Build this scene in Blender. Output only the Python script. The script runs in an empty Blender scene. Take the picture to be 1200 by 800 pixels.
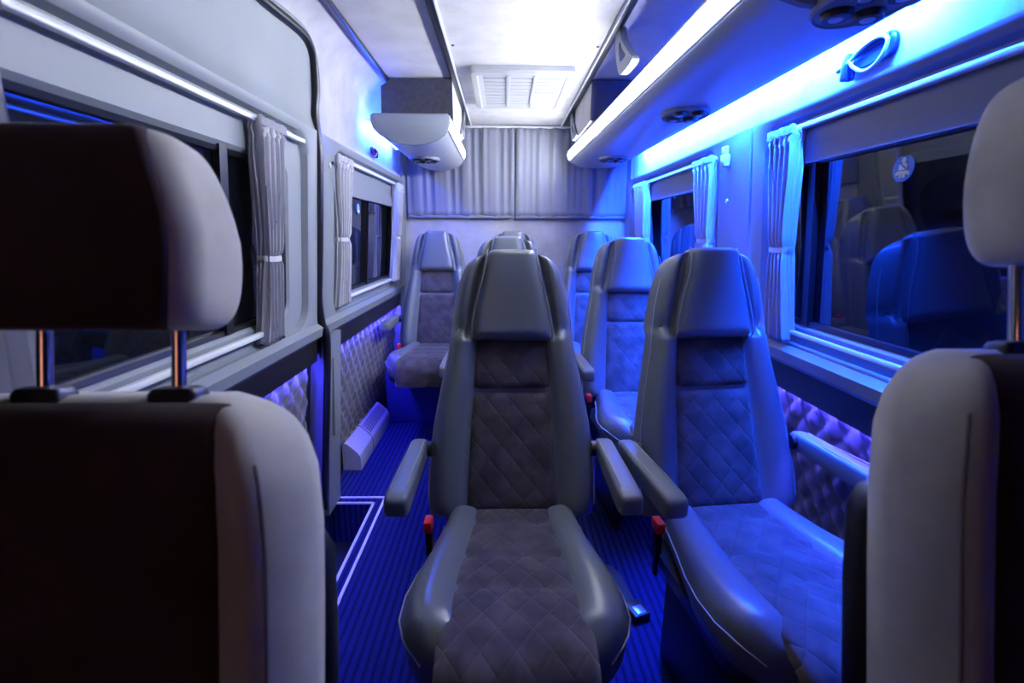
import bpy, math, random
from mathutils import Vector, Matrix
random.seed(4)
PI = math.pi
scene = bpy.context.scene
COL = scene.collection
CX = 0.09                                   # centre line of the van (the camera stands at x = 0)

# ------------------------------------------------------------------ materials
def new_mat(name):
    m = bpy.data.materials.new(name); m.use_nodes = True
    nt = m.node_tree; b = nt.nodes['Principled BSDF']
    return m, nt, b
def N(nt, t, **kw):
    n = nt.nodes.new(t)
    for k, v in kw.items(): setattr(n, k, v)
    return n
def math_node(nt, op, a, b=None, c=None):
    n = N(nt, 'ShaderNodeMath', operation=op)
    for i, v in enumerate((a, b, c)):
        if v is None: continue
        if isinstance(v, (int, float)): n.inputs[i].default_value = v
        else: nt.links.new(v, n.inputs[i])
    return n.outputs[0]
def rgb(c): return (c[0], c[1], c[2], 1)
def mat(name, col, rough=0.5, metal=0.0, spec=0.5, noise=None, bump=0.0, bscale=200, coat=0, sheen=0):
    """noise = (scale, second colour) gives blotches; bump gives a fine grain."""
    m, nt, b = new_mat(name)
    b.inputs['Base Color'].default_value = rgb(col)
    b.inputs['Roughness'].default_value = rough
    b.inputs['Metallic'].default_value = metal
    b.inputs['Specular IOR Level'].default_value = spec
    b.inputs['Coat Weight'].default_value = coat
    b.inputs['Sheen Weight'].default_value = sheen
    tc = N(nt, 'ShaderNodeTexCoord')
    if noise:
        n = N(nt, 'ShaderNodeTexNoise'); n.inputs['Scale'].default_value = noise[0]; n.inputs['Detail'].default_value = 5
        nt.links.new(tc.outputs['Object'], n.inputs['Vector'])
        r = N(nt, 'ShaderNodeValToRGB'); r.color_ramp.elements[0].position = .35; r.color_ramp.elements[1].position = .65
        r.color_ramp.elements[0].color = rgb(col); r.color_ramp.elements[1].color = rgb(noise[1])
        nt.links.new(n.outputs['Fac'], r.inputs['Fac']); nt.links.new(r.outputs['Color'], b.inputs['Base Color'])
    if bump:
        n = N(nt, 'ShaderNodeTexNoise'); n.inputs['Scale'].default_value = bscale; n.inputs['Detail'].default_value = 3
        nt.links.new(tc.outputs['Object'], n.inputs['Vector'])
        bn = N(nt, 'ShaderNodeBump'); bn.inputs['Strength'].default_value = bump; bn.inputs['Distance'].default_value = .002
        nt.links.new(n.outputs['Fac'], bn.inputs['Height']); nt.links.new(bn.outputs['Normal'], b.inputs['Normal'])
    return m
def glow(name, col, strength):
    m, nt, b = new_mat(name)
    b.inputs['Base Color'].default_value = (.8, .8, .8, 1)
    b.inputs['Emission Color'].default_value = rgb(col); b.inputs['Emission Strength'].default_value = strength
    return m
def quilted(name, col, col2, su, sv, depth=.006, rough=.85):
    """diamond quilting from UV in metres: puffs between two families of diagonal seams"""
    m, nt, b = new_mat(name)
    uv = N(nt, 'ShaderNodeTexCoord'); s = N(nt, 'ShaderNodeSeparateXYZ'); nt.links.new(uv.outputs['UV'], s.inputs[0])
    a = math_node(nt, 'MULTIPLY', s.outputs[0], 1/su); c = math_node(nt, 'MULTIPLY', s.outputs[1], 1/sv)
    p = math_node(nt, 'ABSOLUTE', math_node(nt, 'SINE', math_node(nt, 'MULTIPLY', math_node(nt, 'ADD', a, c), PI)))
    q = math_node(nt, 'ABSOLUTE', math_node(nt, 'SINE', math_node(nt, 'MULTIPLY', math_node(nt, 'SUBTRACT', a, c), PI)))
    h = math_node(nt, 'POWER', math_node(nt, 'MINIMUM', p, q), .35)
    bn = N(nt, 'ShaderNodeBump'); bn.inputs['Strength'].default_value = .75; bn.inputs['Distance'].default_value = depth
    nt.links.new(h, bn.inputs['Height']); nt.links.new(bn.outputs['Normal'], b.inputs['Normal'])
    n = N(nt, 'ShaderNodeTexNoise'); n.inputs['Scale'].default_value = 16; n.inputs['Detail'].default_value = 5
    nt.links.new(uv.outputs['Object'], n.inputs['Vector'])
    r = N(nt, 'ShaderNodeValToRGB'); r.color_ramp.elements[0].position = .4; r.color_ramp.elements[1].position = .62
    r.color_ramp.elements[0].color = rgb(col); r.color_ramp.elements[1].color = rgb(col2)
    nt.links.new(n.outputs['Fac'], r.inputs['Fac']); nt.links.new(r.outputs['Color'], b.inputs['Base Color'])
    b.inputs['Roughness'].default_value = rough; b.inputs['Sheen Weight'].default_value = .25; b.inputs['Specular IOR Level'].default_value = .2
    return m

M = {}
M['leather'] = mat('grey leather', (.145, .163, .190), .30, spec=.65, bump=.12, bscale=260)
M['leather_side'] = mat('grey leather flank', (.15, .165, .19), .42, bump=.12, bscale=260)
M['piping'] = mat('pale thread', (.45, .48, .53), .6)
M['pad_edge'] = mat('leather edge', (.26, .28, .32), .4)
M['seam'] = mat('dark seam', (.02, .02, .025), .8)
M['suede_dark'] = quilted('dark suede quilt', (.058, .048, .052), (.105, .088, .094), .066, .080, depth=.0045)
M['suede_plain'] = mat('dark suede', (.065, .058, .064), .85, spec=.2, noise=(14, (.10, .09, .098)), sheen=.3)
M['wall_suede'] = mat('pale wall suede', (.39, .385, .42), .9, spec=.2, noise=(9, (.49, .48, .52)), sheen=.2, bump=.15, bscale=60)
M['ceil_suede'] = mat('pale ceiling suede', (.42, .41, .42), .9, spec=.2, noise=(11, (.50, .49, .50)), sheen=.2, bump=.15, bscale=60)
M['plastic'] = mat('grey trim plastic', (.22, .245, .28), .42, bump=.05, bscale=400)
M['door_plastic'] = mat('door trim plastic', (.225, .25, .275), .5, noise=(5, (.25, .275, .30)), bump=.05, bscale=400)
M['header'] = mat('window header plastic', (.20, .21, .23), .45)
M['black'] = mat('black plastic', (.012, .012, .014), .4)
M['rubber'] = mat('black rubber seal', (.01, .01, .012), .35)
M['track'] = mat('dark ceiling track', (.03, .032, .045), .35, metal=.4)
M['white'] = mat('white aluminium rail', (.75, .78, .84), .3)
M['silver'] = mat('silver rack trim', (.55, .58, .62), .28, metal=.85)
M['cap'] = mat('matt rack cap', (.22, .25, .30), .55)
M['box_dark'] = mat('charcoal box cloth', (.035, .036, .042), .9, noise=(40, (.05, .05, .06)))
M['curtain'] = mat('grey curtain cloth', (.46, .46, .53), .8, sheen=.3, bump=.2, bscale=500)
M['rear_curtain'] = mat('grey rear curtain cloth', (.19, .20, .26), .85, sheen=.3, bump=.2, bscale=500)
M['chrome'] = mat('chrome', (.8, .8, .82), .12, metal=1)
M['red'] = mat('red buckle plastic', (.85, .03, .02), .35)
M['belt'] = mat('black belt webbing', (.015, .015, .017), .7, bump=.3, bscale=300)
M['vent'] = mat('white vent plastic', (.36, .365, .38), .4)
M['vent_backing'] = mat('grey vent backing', (.05, .05, .055), .8)  # plain dark sheet behind the slats
M['heater'] = mat('pale heater metal', (.50, .51, .56), .4)
M['mesh_dark'] = mat('heater grille', (.012, .012, .02), .5)
M['near_center'] = mat('brown suede', (.045, .028, .030), .9, spec=.15, noise=(9, (.065, .042, .045)), sheen=.15)
M['near_side'] = mat('beige suede', (.46, .445, .43), .9, spec=.2, noise=(10, (.60, .58, .56)), sheen=.2)
M['near_seam'] = mat('beige seam', (.22, .20, .20), .9)
M['sticker_blue'] = mat('sticker blue', (.02, .18, .75), .4)
M['sticker_white'] = mat('sticker white', (.85, .88, .92), .4)
M['hammer'] = mat('dark hammer plastic', (.02, .03, .08), .3)
M['carpet'] = None
M['led_white'] = glow('white led tube', (.92, .96, 1.0), 100)
M['led_white_short'] = glow('short white led tube', (.92, .96, 1.0), 13)
M['led_ceiling'] = glow('added ceiling lamp diffuser', (.93, .97, 1.0), 8)
M['led_azure'] = glow('azure led strip', (.008, .070, 1.0), 6200)
M['led_azure_side'] = glow('azure led strip side', (.03, .09, 1.0), 520)
M['led_indigo'] = glow('indigo led strip', (.06, .05, 1.0), 420)
M['glow_amber'] = glow('added amber glint panel', (1.0, .30, .07), 1.6)  # added unseen source, only for the orange glints on the headrest posts
# glass: dark privacy glass
m, nt, b = new_mat('privacy glass'); M['glass'] = m
b.inputs['Base Color'].default_value = (.004, .005, .008, 1); b.inputs['Roughness'].default_value = .03
b.inputs['IOR'].default_value = 1.65; b.inputs['Specular IOR Level'].default_value = .6
# carpet: lengthways ribs with looped tufts
m, nt, b = new_mat('ribbed carpet'); M['carpet'] = m
tc = N(nt, 'ShaderNodeTexCoord'); s = N(nt, 'ShaderNodeSeparateXYZ'); nt.links.new(tc.outputs['Object'], s.inputs[0])
rib = math_node(nt, 'ABSOLUTE', math_node(nt, 'SINE', math_node(nt, 'MULTIPLY', s.outputs[0], PI/.026)))
v = N(nt, 'ShaderNodeTexNoise'); v.inputs['Scale'].default_value = 95; v.inputs['Detail'].default_value = 6; v.inputs['Roughness'].default_value = .75; nt.links.new(tc.outputs['Object'], v.inputs['Vector'])
hh = math_node(nt, 'MULTIPLY', rib, math_node(nt, 'MULTIPLY', v.outputs['Fac'], 1.9))
bn = N(nt, 'ShaderNodeBump'); bn.inputs['Distance'].default_value = .006; nt.links.new(hh, bn.inputs['Height'])
nt.links.new(bn.outputs['Normal'], b.inputs['Normal'])
r = N(nt, 'ShaderNodeValToRGB'); r.color_ramp.elements[0].position = .15; r.color_ramp.elements[1].position = .85
r.color_ramp.elements[0].color = (.007, .010, .065, 1); r.color_ramp.elements[1].color = (.018, .027, .165, 1)
nt.links.new(hh, r.inputs['Fac']); nt.links.new(r.outputs['Color'], b.inputs['Base Color'])
b.inputs['Roughness'].default_value = .95; b.inputs['Specular IOR Level'].default_value = .1

# ------------------------------------------------------------------ mesh collector
class MB:
    def __init__(s): s.v = []; s.f = []; s.uv = {}
    def add(s, verts, faces, uvs=None):
        o = len(s.v); s.v += [tuple(p) for p in verts]
        s.f += [tuple(i+o for i in f) for f in faces]
        if uvs:
            for i, u in enumerate(uvs): s.uv[o+i] = u
        return s
    def box(s, x0, x1, y0, y1, z0, z1, bev=0.0):
        if bev <= 0:
            V = [(x, y, z) for x in (x0, x1) for y in (y0, y1) for z in (z0, z1)]
            return s.add(V, [(0,1,3,2),(4,6,7,5),(0,4,5,1),(2,3,7,6),(0,2,6,4),(1,5,7,3)])
        rings = []                                    # rounded slab: chamfered rings from bottom to top
        for z, i in ((z0, bev), (z0+bev*.3, bev*.3), (z0+bev, 0), (z1-bev, 0), (z1-bev*.3, bev*.3), (z1, bev)):
            rings.append([(p[0], p[1], z) for p in rrect(x0+i, x1-i, y0+i, y1-i, bev, 4)])
        return s.loft(rings)
    def loft(s, rings, cap=True, close=True, uv=None):
        n = len(rings[0]); V = [p for r in rings for p in r]; F = []
        for i in range(len(rings)-1):
            for j in range(n if close else n-1):
                k = (j+1) % n
                F.append((i*n+j, i*n+k, (i+1)*n+k, (i+1)*n+j))
        if cap and close:
            F.append(tuple(range(n-1, -1, -1))); F.append(tuple((len(rings)-1)*n+j for j in range(n)))
        return s.add(V, F, uv)
    def tube(s, pts, r, seg=8, closed=False):
        pts = [Vector(p) for p in pts]; rings = []; n = len(pts); up = None
        for i, p in enumerate(pts):
            a = pts[(i-1) % n] if (i > 0 or closed) else p; c = pts[(i+1) % n] if (i < n-1 or closed) else p
            t = (c-a).normalized()
            if up is None: up = t.orthogonal().normalized()
            up = (up - t*up.dot(t)); up = up.normalized() if up.length > 1e-6 else t.orthogonal().normalized()
            w = t.cross(up); rr = r[i] if isinstance(r, (list, tuple)) else r
            rings.append([p + up*rr*math.cos(2*PI*j/seg) + w*rr*math.sin(2*PI*j/seg) for j in range(seg)])
        if closed: rings.append(rings[0])
        return s.loft(rings, cap=not closed)
    def prism_y(s, prof, y0, y1, bev=0):
        """closed (x,z) profile pushed along y"""
        return s.loft([[(x, y0, z) for x, z in prof], [(x, y1, z) for x, z in prof]])
    def cyl(s, c, axis, r, h, seg=24, r2=None):
        c = Vector(c); a = Vector(axis).normalized(); u = a.orthogonal().normalized(); w = a.cross(u); r2 = r if r2 is None else r2
        rings = [[c + a*d + (u*math.cos(2*PI*j/seg) + w*math.sin(2*PI*j/seg))*rr for j in range(seg)] for d, rr in ((0, r), (h, r2))]
        return s.loft(rings)
    def build(s, name, material, parent=None, smooth=True, angle=40, matrix=None):
        me = bpy.data.meshes.new(name); me.from_pydata(s.v, [], s.f); me.validate(); me.update()
        if s.uv and len(me.vertices) == len(s.v):
            l = me.uv_layers.new(name='UVMap')
            for lp in me.loops: l.data[lp.index].uv = s.uv.get(lp.vertex_index, (0, 0))
        import bmesh
        bm = bmesh.new(); bm.from_mesh(me); bmesh.ops.recalc_face_normals(bm, faces=bm.faces); bm.to_mesh(me); bm.free()
        if smooth:
            me.polygons.foreach_set('use_smooth', [True]*len(me.polygons))
            try: me.set_sharp_from_angle(angle=math.radians(angle))
            except Exception: pass
        if isinstance(material, str): material = M[material]
        me.materials.append(material)
        o = bpy.data.objects.new(name, me); COL.objects.link(o)
        if parent: o.parent = parent
        return o
def rrect(a0, a1, b0, b1, r, n=6):
    """rounded rectangle as n points per corner, always 4n points, counter-clockwise"""
    r = max(min(r, (a1-a0)/2-1e-5, (b1-b0)/2-1e-5), 1e-5); P = []
    for cx, cy, t0 in ((a1-r, b1-r, 0), (a0+r, b1-r, PI/2), (a0+r, b0+r, PI), (a1-r, b0+r, 3*PI/2)):
        for k in range(n):
            t = t0 + PI/2*k/(n-1); P.append((cx+r*math.cos(t), cy+r*math.sin(t)))
    return P
def tag(o, label=None, cat=None, group=None, kind=None):
    if label: o['label'] = label
    if cat: o['category'] = cat
    if group: o['group'] = group
    if kind: o['kind'] = kind
    return o
def struct(o): o['kind'] = 'structure'; return o
def empty(name, loc=(0, 0, 0), rz=0, label=None, cat=None, group=None):
    o = bpy.data.objects.new(name, None); COL.objects.link(o); o.empty_display_size = .05
    o.location = loc; o.rotation_euler = (0, 0, rz); return tag(o, label, cat, group)
def copy_tree(o, parent=None):
    c = o.copy(); COL.objects.link(c)
    if parent is not None: c.parent = parent
    for ch in list(o.children): copy_tree(ch, c)
    return c
def smooth(t): t = max(0, min(1, t)); return t*t*(3-2*t)
def interp(tab, t):
    if t <= tab[0][0]: return tab[0][1]
    for (a, va), (b, vb) in zip(tab, tab[1:]):
        if t <= b: return va + (vb-va)*smooth((t-a)/(b-a)) if False else va + (vb-va)*(t-a)/(b-a)
    return tab[-1][1]
def catmull(pts, n=8):
    P = [Vector(p) for p in pts]; P = [2*P[0]-P[1]] + P + [2*P[-1]-P[-2]]; out = []
    for i in range(1, len(P)-2):
        for k in range(n):
            t = k/n; a, b_, c, d = P[i-1], P[i], P[i+1], P[i+2]
            out.append(.5*((2*b_) + (c-a)*t + (2*a-5*b_+4*c-d)*t*t + (3*b_-a-3*c+d)*t**3))
    out.append(P[-2]); return out

# side walls lean inwards with height; X(side, z) is the face of the trim (side -1 left, +1 right)
def X(side, z):
    h = .81 - .083*(z-.9) if z > .72 else .825 + (.72-z)*.11
    return CX + side*h

# ------------------------------------------------------------------ shell
def make_shell():
    def fr(x0, x1, y0, y1, z): return [(x, y, z) for x, y in ((x1, y1), (x0, y1), (x0, y0), (x1, y0))]
    struct(MB().loft([fr(-1.05, 1.23, -.9, 3.62, -.24), fr(-1.05, 1.23, -.9, 3.62, 0), fr(-.80, -.60, 1.15, 1.973, 0), fr(-.80, -.60, 1.15, 1.973, -.20)]).build('floor', 'carpet', smooth=False))
    # ceiling: flat panel between the inner tracks, side panels, coves rolling down to the walls
    struct(MB().box(-.235, .41, .45, 3.55, 1.93, 1.97).build('ceiling', 'ceil_suede'))
    struct(MB().box(-1.05, 1.23, -.9, .45, 1.915, 1.97).build('ceiling_cab', 'cab'))  # unseen cab roof, darkened to limit bounce onto the front seats
    for sd, nm in ((-1, 'left'), (1, 'right')):
        P = [(CX+sd*.325, 1.93), (CX+sd*.65, 1.928)]
        y0 = 1.83 if sd < 0 else -.9
        mb = MB(); th = .03
        prof = [(CX+sd*.335, 1.932), (CX+sd*.655, 1.93), (CX+sd*.655, 1.965), (CX+sd*.335, 1.965)]
        mb.prism_y(prof, .45, 3.55)
        struct(mb.build('ceiling_side', 'ceil_suede'))
        cur = [(.655, 1.93), (.70, 1.915), (.735, 1.885), (.755, 1.84), (.765, 1.77), (.77, 1.70), (.775, 1.62), (.778, 1.565)]
        inner = [(CX+sd*a, z) for a, z in cur]; outer = [(CX+sd*(a+.03), z+.012) for a, z in reversed(cur)]
        struct(MB().prism_y(inner+outer, .3, 3.52).build('ceiling_cove', 'wall_suede'))
    # rear wall
    w = MB().box(-.95, 1.12, 3.5, 3.58, 0, 1.97).build('wall_back', 'wall_suede'); struct(w)
    for sd in (-1, 1):                                         # rear corner posts, leaning with the wall
        a = CX + sd*.755
        prof0 = [(a, 1.93), (a+sd*.02, 1.3), (a+sd*.055, .78), (a+sd*.10, .0), (a+sd*.22, .0), (a+sd*.22, 1.93)]
        struct(MB().prism_y(prof0, 3.36, 3.5).build('trim_7' if sd < 0 else 'trim_8', 'plastic'))
    struct(MB().box(-1.05, 1.23, -.95, -.9, 0, 1.97).build('wall_front', 'black'))
    # ceiling tracks
    for i, x in enumerate((-.235, .41)):
        mb = MB().box(x-.014, x+.014, .45, 3.5, 1.918, 1.935, .003)
        t = struct(mb.build('trim_%d' % (i+1), 'track'))
        struct(MB().box(x+(.014 if x < 0 else -.020), x+(.020 if x < 0 else -.014), .45, 3.5, 1.914, 1.934).build('trim_%d' % (i+3), 'white'))
    for i, sd in enumerate((-1, 1)):
        x = CX+sd*.65
        struct(MB().box(x-.010, x+.010, .45, 3.5, 1.917, 1.932, .003).build('trim_%d' % (i+5), 'track'))

def window_wall(side, y0, y1, wy0, wy1, gy0, gy1, nm, wall_mat, ztop=1.56, zb=.80, rr=.09, rz0=.86, rz1=1.535, gz0=.93, gz1=1.415, rec=.03):
    """wall plate y0..y1 with a recess wy0..wy1 (rail and curtain live there) and a glazed opening gy0..gy1"""
    n = 9
    def ring(a, b, c, d, r, off): return [(X(side, z)+side*off, y, z) for y, z in rrect(a, b, c, d, r, n)]
    mb = MB()
    mb.loft([ring(y0, y1, zb, ztop, .001, .05), ring(y0, y1, zb, ztop, .001, 0), ring(wy0-.012, wy1+.012, rz0-.012, rz1+.012, rr+.012, 0),
             ring(wy0, wy1, rz0, rz1, rr, .008), ring(wy0+.006, wy1-.006, rz0+.006, rz1-.006, rr, rec),
             ring(gy0-.012, gy1+.012, gz0-.012, gz1+.012, .055, rec), ring(gy0, gy1, gz0, gz1, .05, rec+.012),
             ring(gy0, gy1, gz0, gz1, .05, rec+.04)], cap=False)
    w = struct(mb.build('wall_' + nm, wall_mat, angle=35))
    wd = MB(); o = rec+.022                                     # pane and rubber gasket
    P = rrect(gy0-.01, gy1+.01, gz0-.01, gz1+.01, .05, n)
    wd.loft([[(X(side, z)+side*o, y, z) for y, z in P], [(X(side, z)+side*(o+.006), y, z) for y, z in P]])
    g = wd.build('window_' + {'left': '1', 'right': '3'}.get(nm.split('_')[0], '9'), 'glass', angle=20); struct(g)
    gk = MB()
    gk.loft([ring(gy0, gy1, gz0, gz1, .05, rec+.006), ring(gy0+.012, gy1-.012, gz0+.012, gz1-.012, .045, rec+.010),
             ring(gy0+.014, gy1-.014, gz0+.014, gz1-.014, .045, rec+.022)], cap=False)
    gk.build('gasket', 'rubber', g)
    return w, g

def header(side, y0, y1, z0, z1, g, m='header'):
    mb = MB(); P = [(X(side, z0)+side*.018, z0), (X(side, z1)+side*.018, z1), (X(side, z1)+side*.04, z1), (X(side, z0)+side*.04, z0)]
    mb.prism_y(P, y0, y1); return mb.build('header_strip', m, g)
def sash(side, y, g, w=.018, z0=.93, z1=1.42):
    P = [(X(side, z0)+side*.032, z0), (X(side, z1)+side*.032, z1), (X(side, z1)+side*.05, z1), (X(side, z0)+side*.05, z0)]
    MB().prism_y(P, y-w/2, y+w/2).build('sash_bar', 'rubber', g)
def rail(side, y0, y1, z, g, h=.014, off=.0, name='curtain_rail'):
    x = X(side, z)+side*off
    mb = MB().box(min(x, x+side*.016), max(x, x+side*.016), y0, y1, z-h/2, z+h/2, .003)
    return mb.build(name, 'white', g)

def make_sides():
    # left: sliding door (panel, window), then the fixed rear side
    _, g = window_wall(-1, .2, 1.84, .24, 1.775, .30, 1.655, 'left_door', 'door_plastic', ztop=1.56)
    g.name = 'window_1'
    rail(-1, .26, 1.74, 1.505, g); rail(-1, .30, 1.50, .905, g, .016); sash(-1, 1.30, g, .035)
    rows = []; zs = [1.558, 1.562, 1.58, 1.61, 1.65, 1.70, 1.74, 1.76, 1.775, 1.79, 1.80, 1.808, 1.813, 1.815]
    for z in zs:
        a = interp([(1.555, .758), (1.575, .765), (1.61, .772), (1.66, .766), (1.72, .760), (1.77, .750), (1.815, .738)], z)
        yo = 1.842 - (0 if z < 1.70 else .125 - math.sqrt(max(0, .125**2-((z-1.70)*1.085)**2)))
        rows.append((CX-a, yo, z))
    V = []; F = []; ny = 24
    for d in (0, -.012):
        for x, yo, z in rows:
            for k in range(ny+1): V.append((x+d, .2+(yo-.2)*(k/ny)**.6, z))
    q = len(rows)*(ny+1); g_ = lambda sd, i, k: sd*q+i*(ny+1)+k; nr = len(rows)-1
    for i in range(nr):
        for k in range(ny):
            F.append((g_(0,i,k), g_(0,i,k+1), g_(0,i+1,k+1), g_(0,i+1,k))); F.append((g_(1,i,k), g_(1,i+1,k), g_(1,i+1,k+1), g_(1,i,k+1)))
        for k in (0, ny): F.append((g_(0,i,k), g_(0,i+1,k), g_(1,i+1,k), g_(1,i,k)))
    for i in (0, nr):
        for k in range(ny): F.append((g_(0,i,k), g_(0,i,k+1), g_(1,i,k+1), g_(1,i,k)))
    struct(MB().add(V, F).build('door_1', 'door_plastic', angle=60))
    _, g = window_wall(-1, 1.862, 3.40, 2.03, 3.33, 2.10, 3.20, 'left_rear', 'plastic')
    g.name = 'window_2'
    rail(-1, 2.06, 3.30, 1.505, g); rail(-1, 2.06, 3.1, .915, g, .016); sash(-1, 2.65, g, .012)
    header(-1, 2.1, 3.2, 1.37, 1.425, g, 'plastic')
    # right
    _, g = window_wall(1, .2, 1.72, .24, 1.66, .30, 1.59, 'right_front', 'plastic')
    g.name = 'window_3'
    rail(1, .26, 1.62, 1.505, g); rail(1, .30, 1.60, .905, g, .012); sash(1, 1.44, g, .03)
    header(1, .30, 1.59, 1.405, 1.49, g)
    _, g = window_wall(1, 1.74, 3.40, 2.0, 3.33, 2.08, 3.20, 'right_rear', 'plastic')
    g.name = 'window_4'
    rail(1, 2.02, 3.30, 1.505, g); rail(1, 2.05, 3.1, .915, g, .012)
    header(1, 2.08, 3.2, 1.40, 1.48, g, 'plastic')
    struct(MB().box(X(1, 1.5)+.03, X(1, .8)+.06, 1.71, 1.75, .8, 1.56).build('trim_9', 'plastic'))
    # door seal: a double rubber lip round the rear edge of the sliding door
    path = [(-.652, .3, 1.80), (-.652, 1.0, 1.805), (-.646, 1.45, 1.812), (-.642, 1.62, 1.822), (-.642, 1.745, 1.822), (-.650, 1.815, 1.785), (-.660, 1.848, 1.70), (-.672, 1.853, 1.62),
            (-.668, 1.853, 1.5), (-.678, 1.853, 1.35), (-.690, 1.853, 1.2), (-.705, 1.853, 1.05), (-.714, 1.853, .95), (-.712, 1.86, .86), (-.70, 1.865, .80), (-.715, 1.865, .6), (-.77, 1.865, .05)]
    mb = MB().tube(catmull(path, 6), .014, 10); o = struct(mb.build('trim_10', 'rubber', angle=80))
    path2 = [(x-.004, y+(.024 if z < 1.79 else .014), z+(.02 if z > 1.79 else 0)) for x, y, z in path]
    struct(MB().tube(catmull(path2, 6), .009, 8).build('trim_11', 'plastic', angle=80))
    # sill lips, black bands, lower walls
    for sd, k in ((-1, 0), (1, 1)):
        for y0, y1 in (((.2, 1.84), (1.88, 3.40)) if sd < 0 else ((.2, 3.40),)):
            P = [(X(sd, .86), .862), (X(sd, .86)-sd*.022, .845), (X(sd, .80)-sd*.020, .812), (X(sd, .8), .795), (X(sd, .8)+sd*.03, .795), (X(sd, .86)+sd*.03, .862)]
            struct(MB().prism_y(P, y0, y1).build('trim_%d' % (12+k*2+(y0 > 1)), 'plastic', angle=25))
            P = [(X(sd, .795)+sd*.001, .795), (X(sd, .725)+sd*.002, .710), (X(sd, .725)+sd*.006, .710), (X(sd, .725)+sd*.010, .728), (X(sd, .725)+sd*.05, .728), (X(sd, .795)+sd*.05, .795)]
            struct(MB().prism_y(P, y0, y1).build('trim_%d' % (16+k*2+(y0 > 1)), 'black', angle=25))
        P = [(X(sd, .72)+sd*.04, .73), (X(sd, 0)+sd*.04, 0), (X(sd, 0)+sd*.08, 0), (X(sd, .72)+sd*.08, .73)]
        struct(MB().prism_y(P, .2, 3.5).build('wall_left_lower' if sd < 0 else 'wall_right_lower', 'black'))
        # outer skin closing the van
        P = [(CX+sd*.98, 0), (CX+sd*.93, 1.97), (CX+sd*.96, 1.97), (CX+sd*1.01, 0)]
        struct(MB().prism_y(P, -.9, 3.55).build('wall_left_skin' if sd < 0 else 'wall_right_skin', 'black'))
    for sd in (-1, 1):
        x = CX+sd*.80; struct(MB().box(min(x, x+sd*.1), max(x, x+sd*.1), -.9, .198, 0, 1.93).build('wall_cab_left' if sd < 0 else 'wall_cab_right', 'cab'))  # unseen cab sides, made dark to cut bounce onto the front seats
    # foot of the pillar behind the sliding door
    P = [(-.70, .80), (-.715, .6), (-.76, 0), (-.86, 0), (-.80, .80)]
    p = struct(MB().prism_y(P, 1.885, 2.03).build('trim_20', 'plastic'))
    a = MB()
    P = [(-.703, .70), (-.722, .36), (-.735, .36), (-.72, .70)]
    a.prism_y([(x+.001, z) for x, z in P], 1.925, 2.0).build('cover_plate', 'door_plastic', p)

# ------------------------------------------------------------------ quilted side panels
def quilt_panel(side, y0, y1, name, label, zb=.03):
    nu = int((y1-y0)/.0125); nv = 52; zt = .704; V = []; F = []; sp = .085
    for i in range(nu+1):
        for j in range(nv+1):
            y = y0+(y1-y0)*i/nu; z = zb+(zt-zb)*j/nv
            a = (y/sp + z/sp*.85); c = (y/sp - z/sp*.85)
            h = min(abs(math.sin(PI*a)), abs(math.sin(PI*c)))**.5*.021
            V.append((X(side, z)+side*.036-side*h, y, z))
    n = nv+1
    for i in range(nu):
        for j in range(nv): F.append((i*n+j, (i+1)*n+j, (i+1)*n+j+1, i*n+j+1))
    b = len(V); V += [(X(side, z)+side*.040, y, z) for y in (y0, y1) for z in (zb, zt)]
    # side closures so that the pad has thickness
    F.append(tuple([b, b+1] + [j for j in range(nv, -1, -1)]))
    F.append(tuple([b+3, b+2] + [nu*n+j for j in range(nv+1)]))
    F.append(tuple([b+1, b+3] + [i*n+nv for i in range(nu, -1, -1)]))
    F.append(tuple([b+2, b] + [i*n for i in range(nu+1)])); F.append((b, b+2, b+3, b+1))
    o = MB().add(V, F).build(name, 'quilt_wall', angle=80)
    x = X(side, .725)+side*.006
    MB().prism_y([(x+side*.005, .7265), (x+side*.013, .7265), (x+side*.013, .7215), (x+side*.005, .7215)], y0, y1).build('led_strip', 'led_indigo', o)
    return tag(o, label, 'padded panel')
M['quilt_wall'] = mat('quilted wall suede', (.075, .07, .085), .85, spec=.2, noise=(18, (.14, .13, .16)), sheen=.3)

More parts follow.
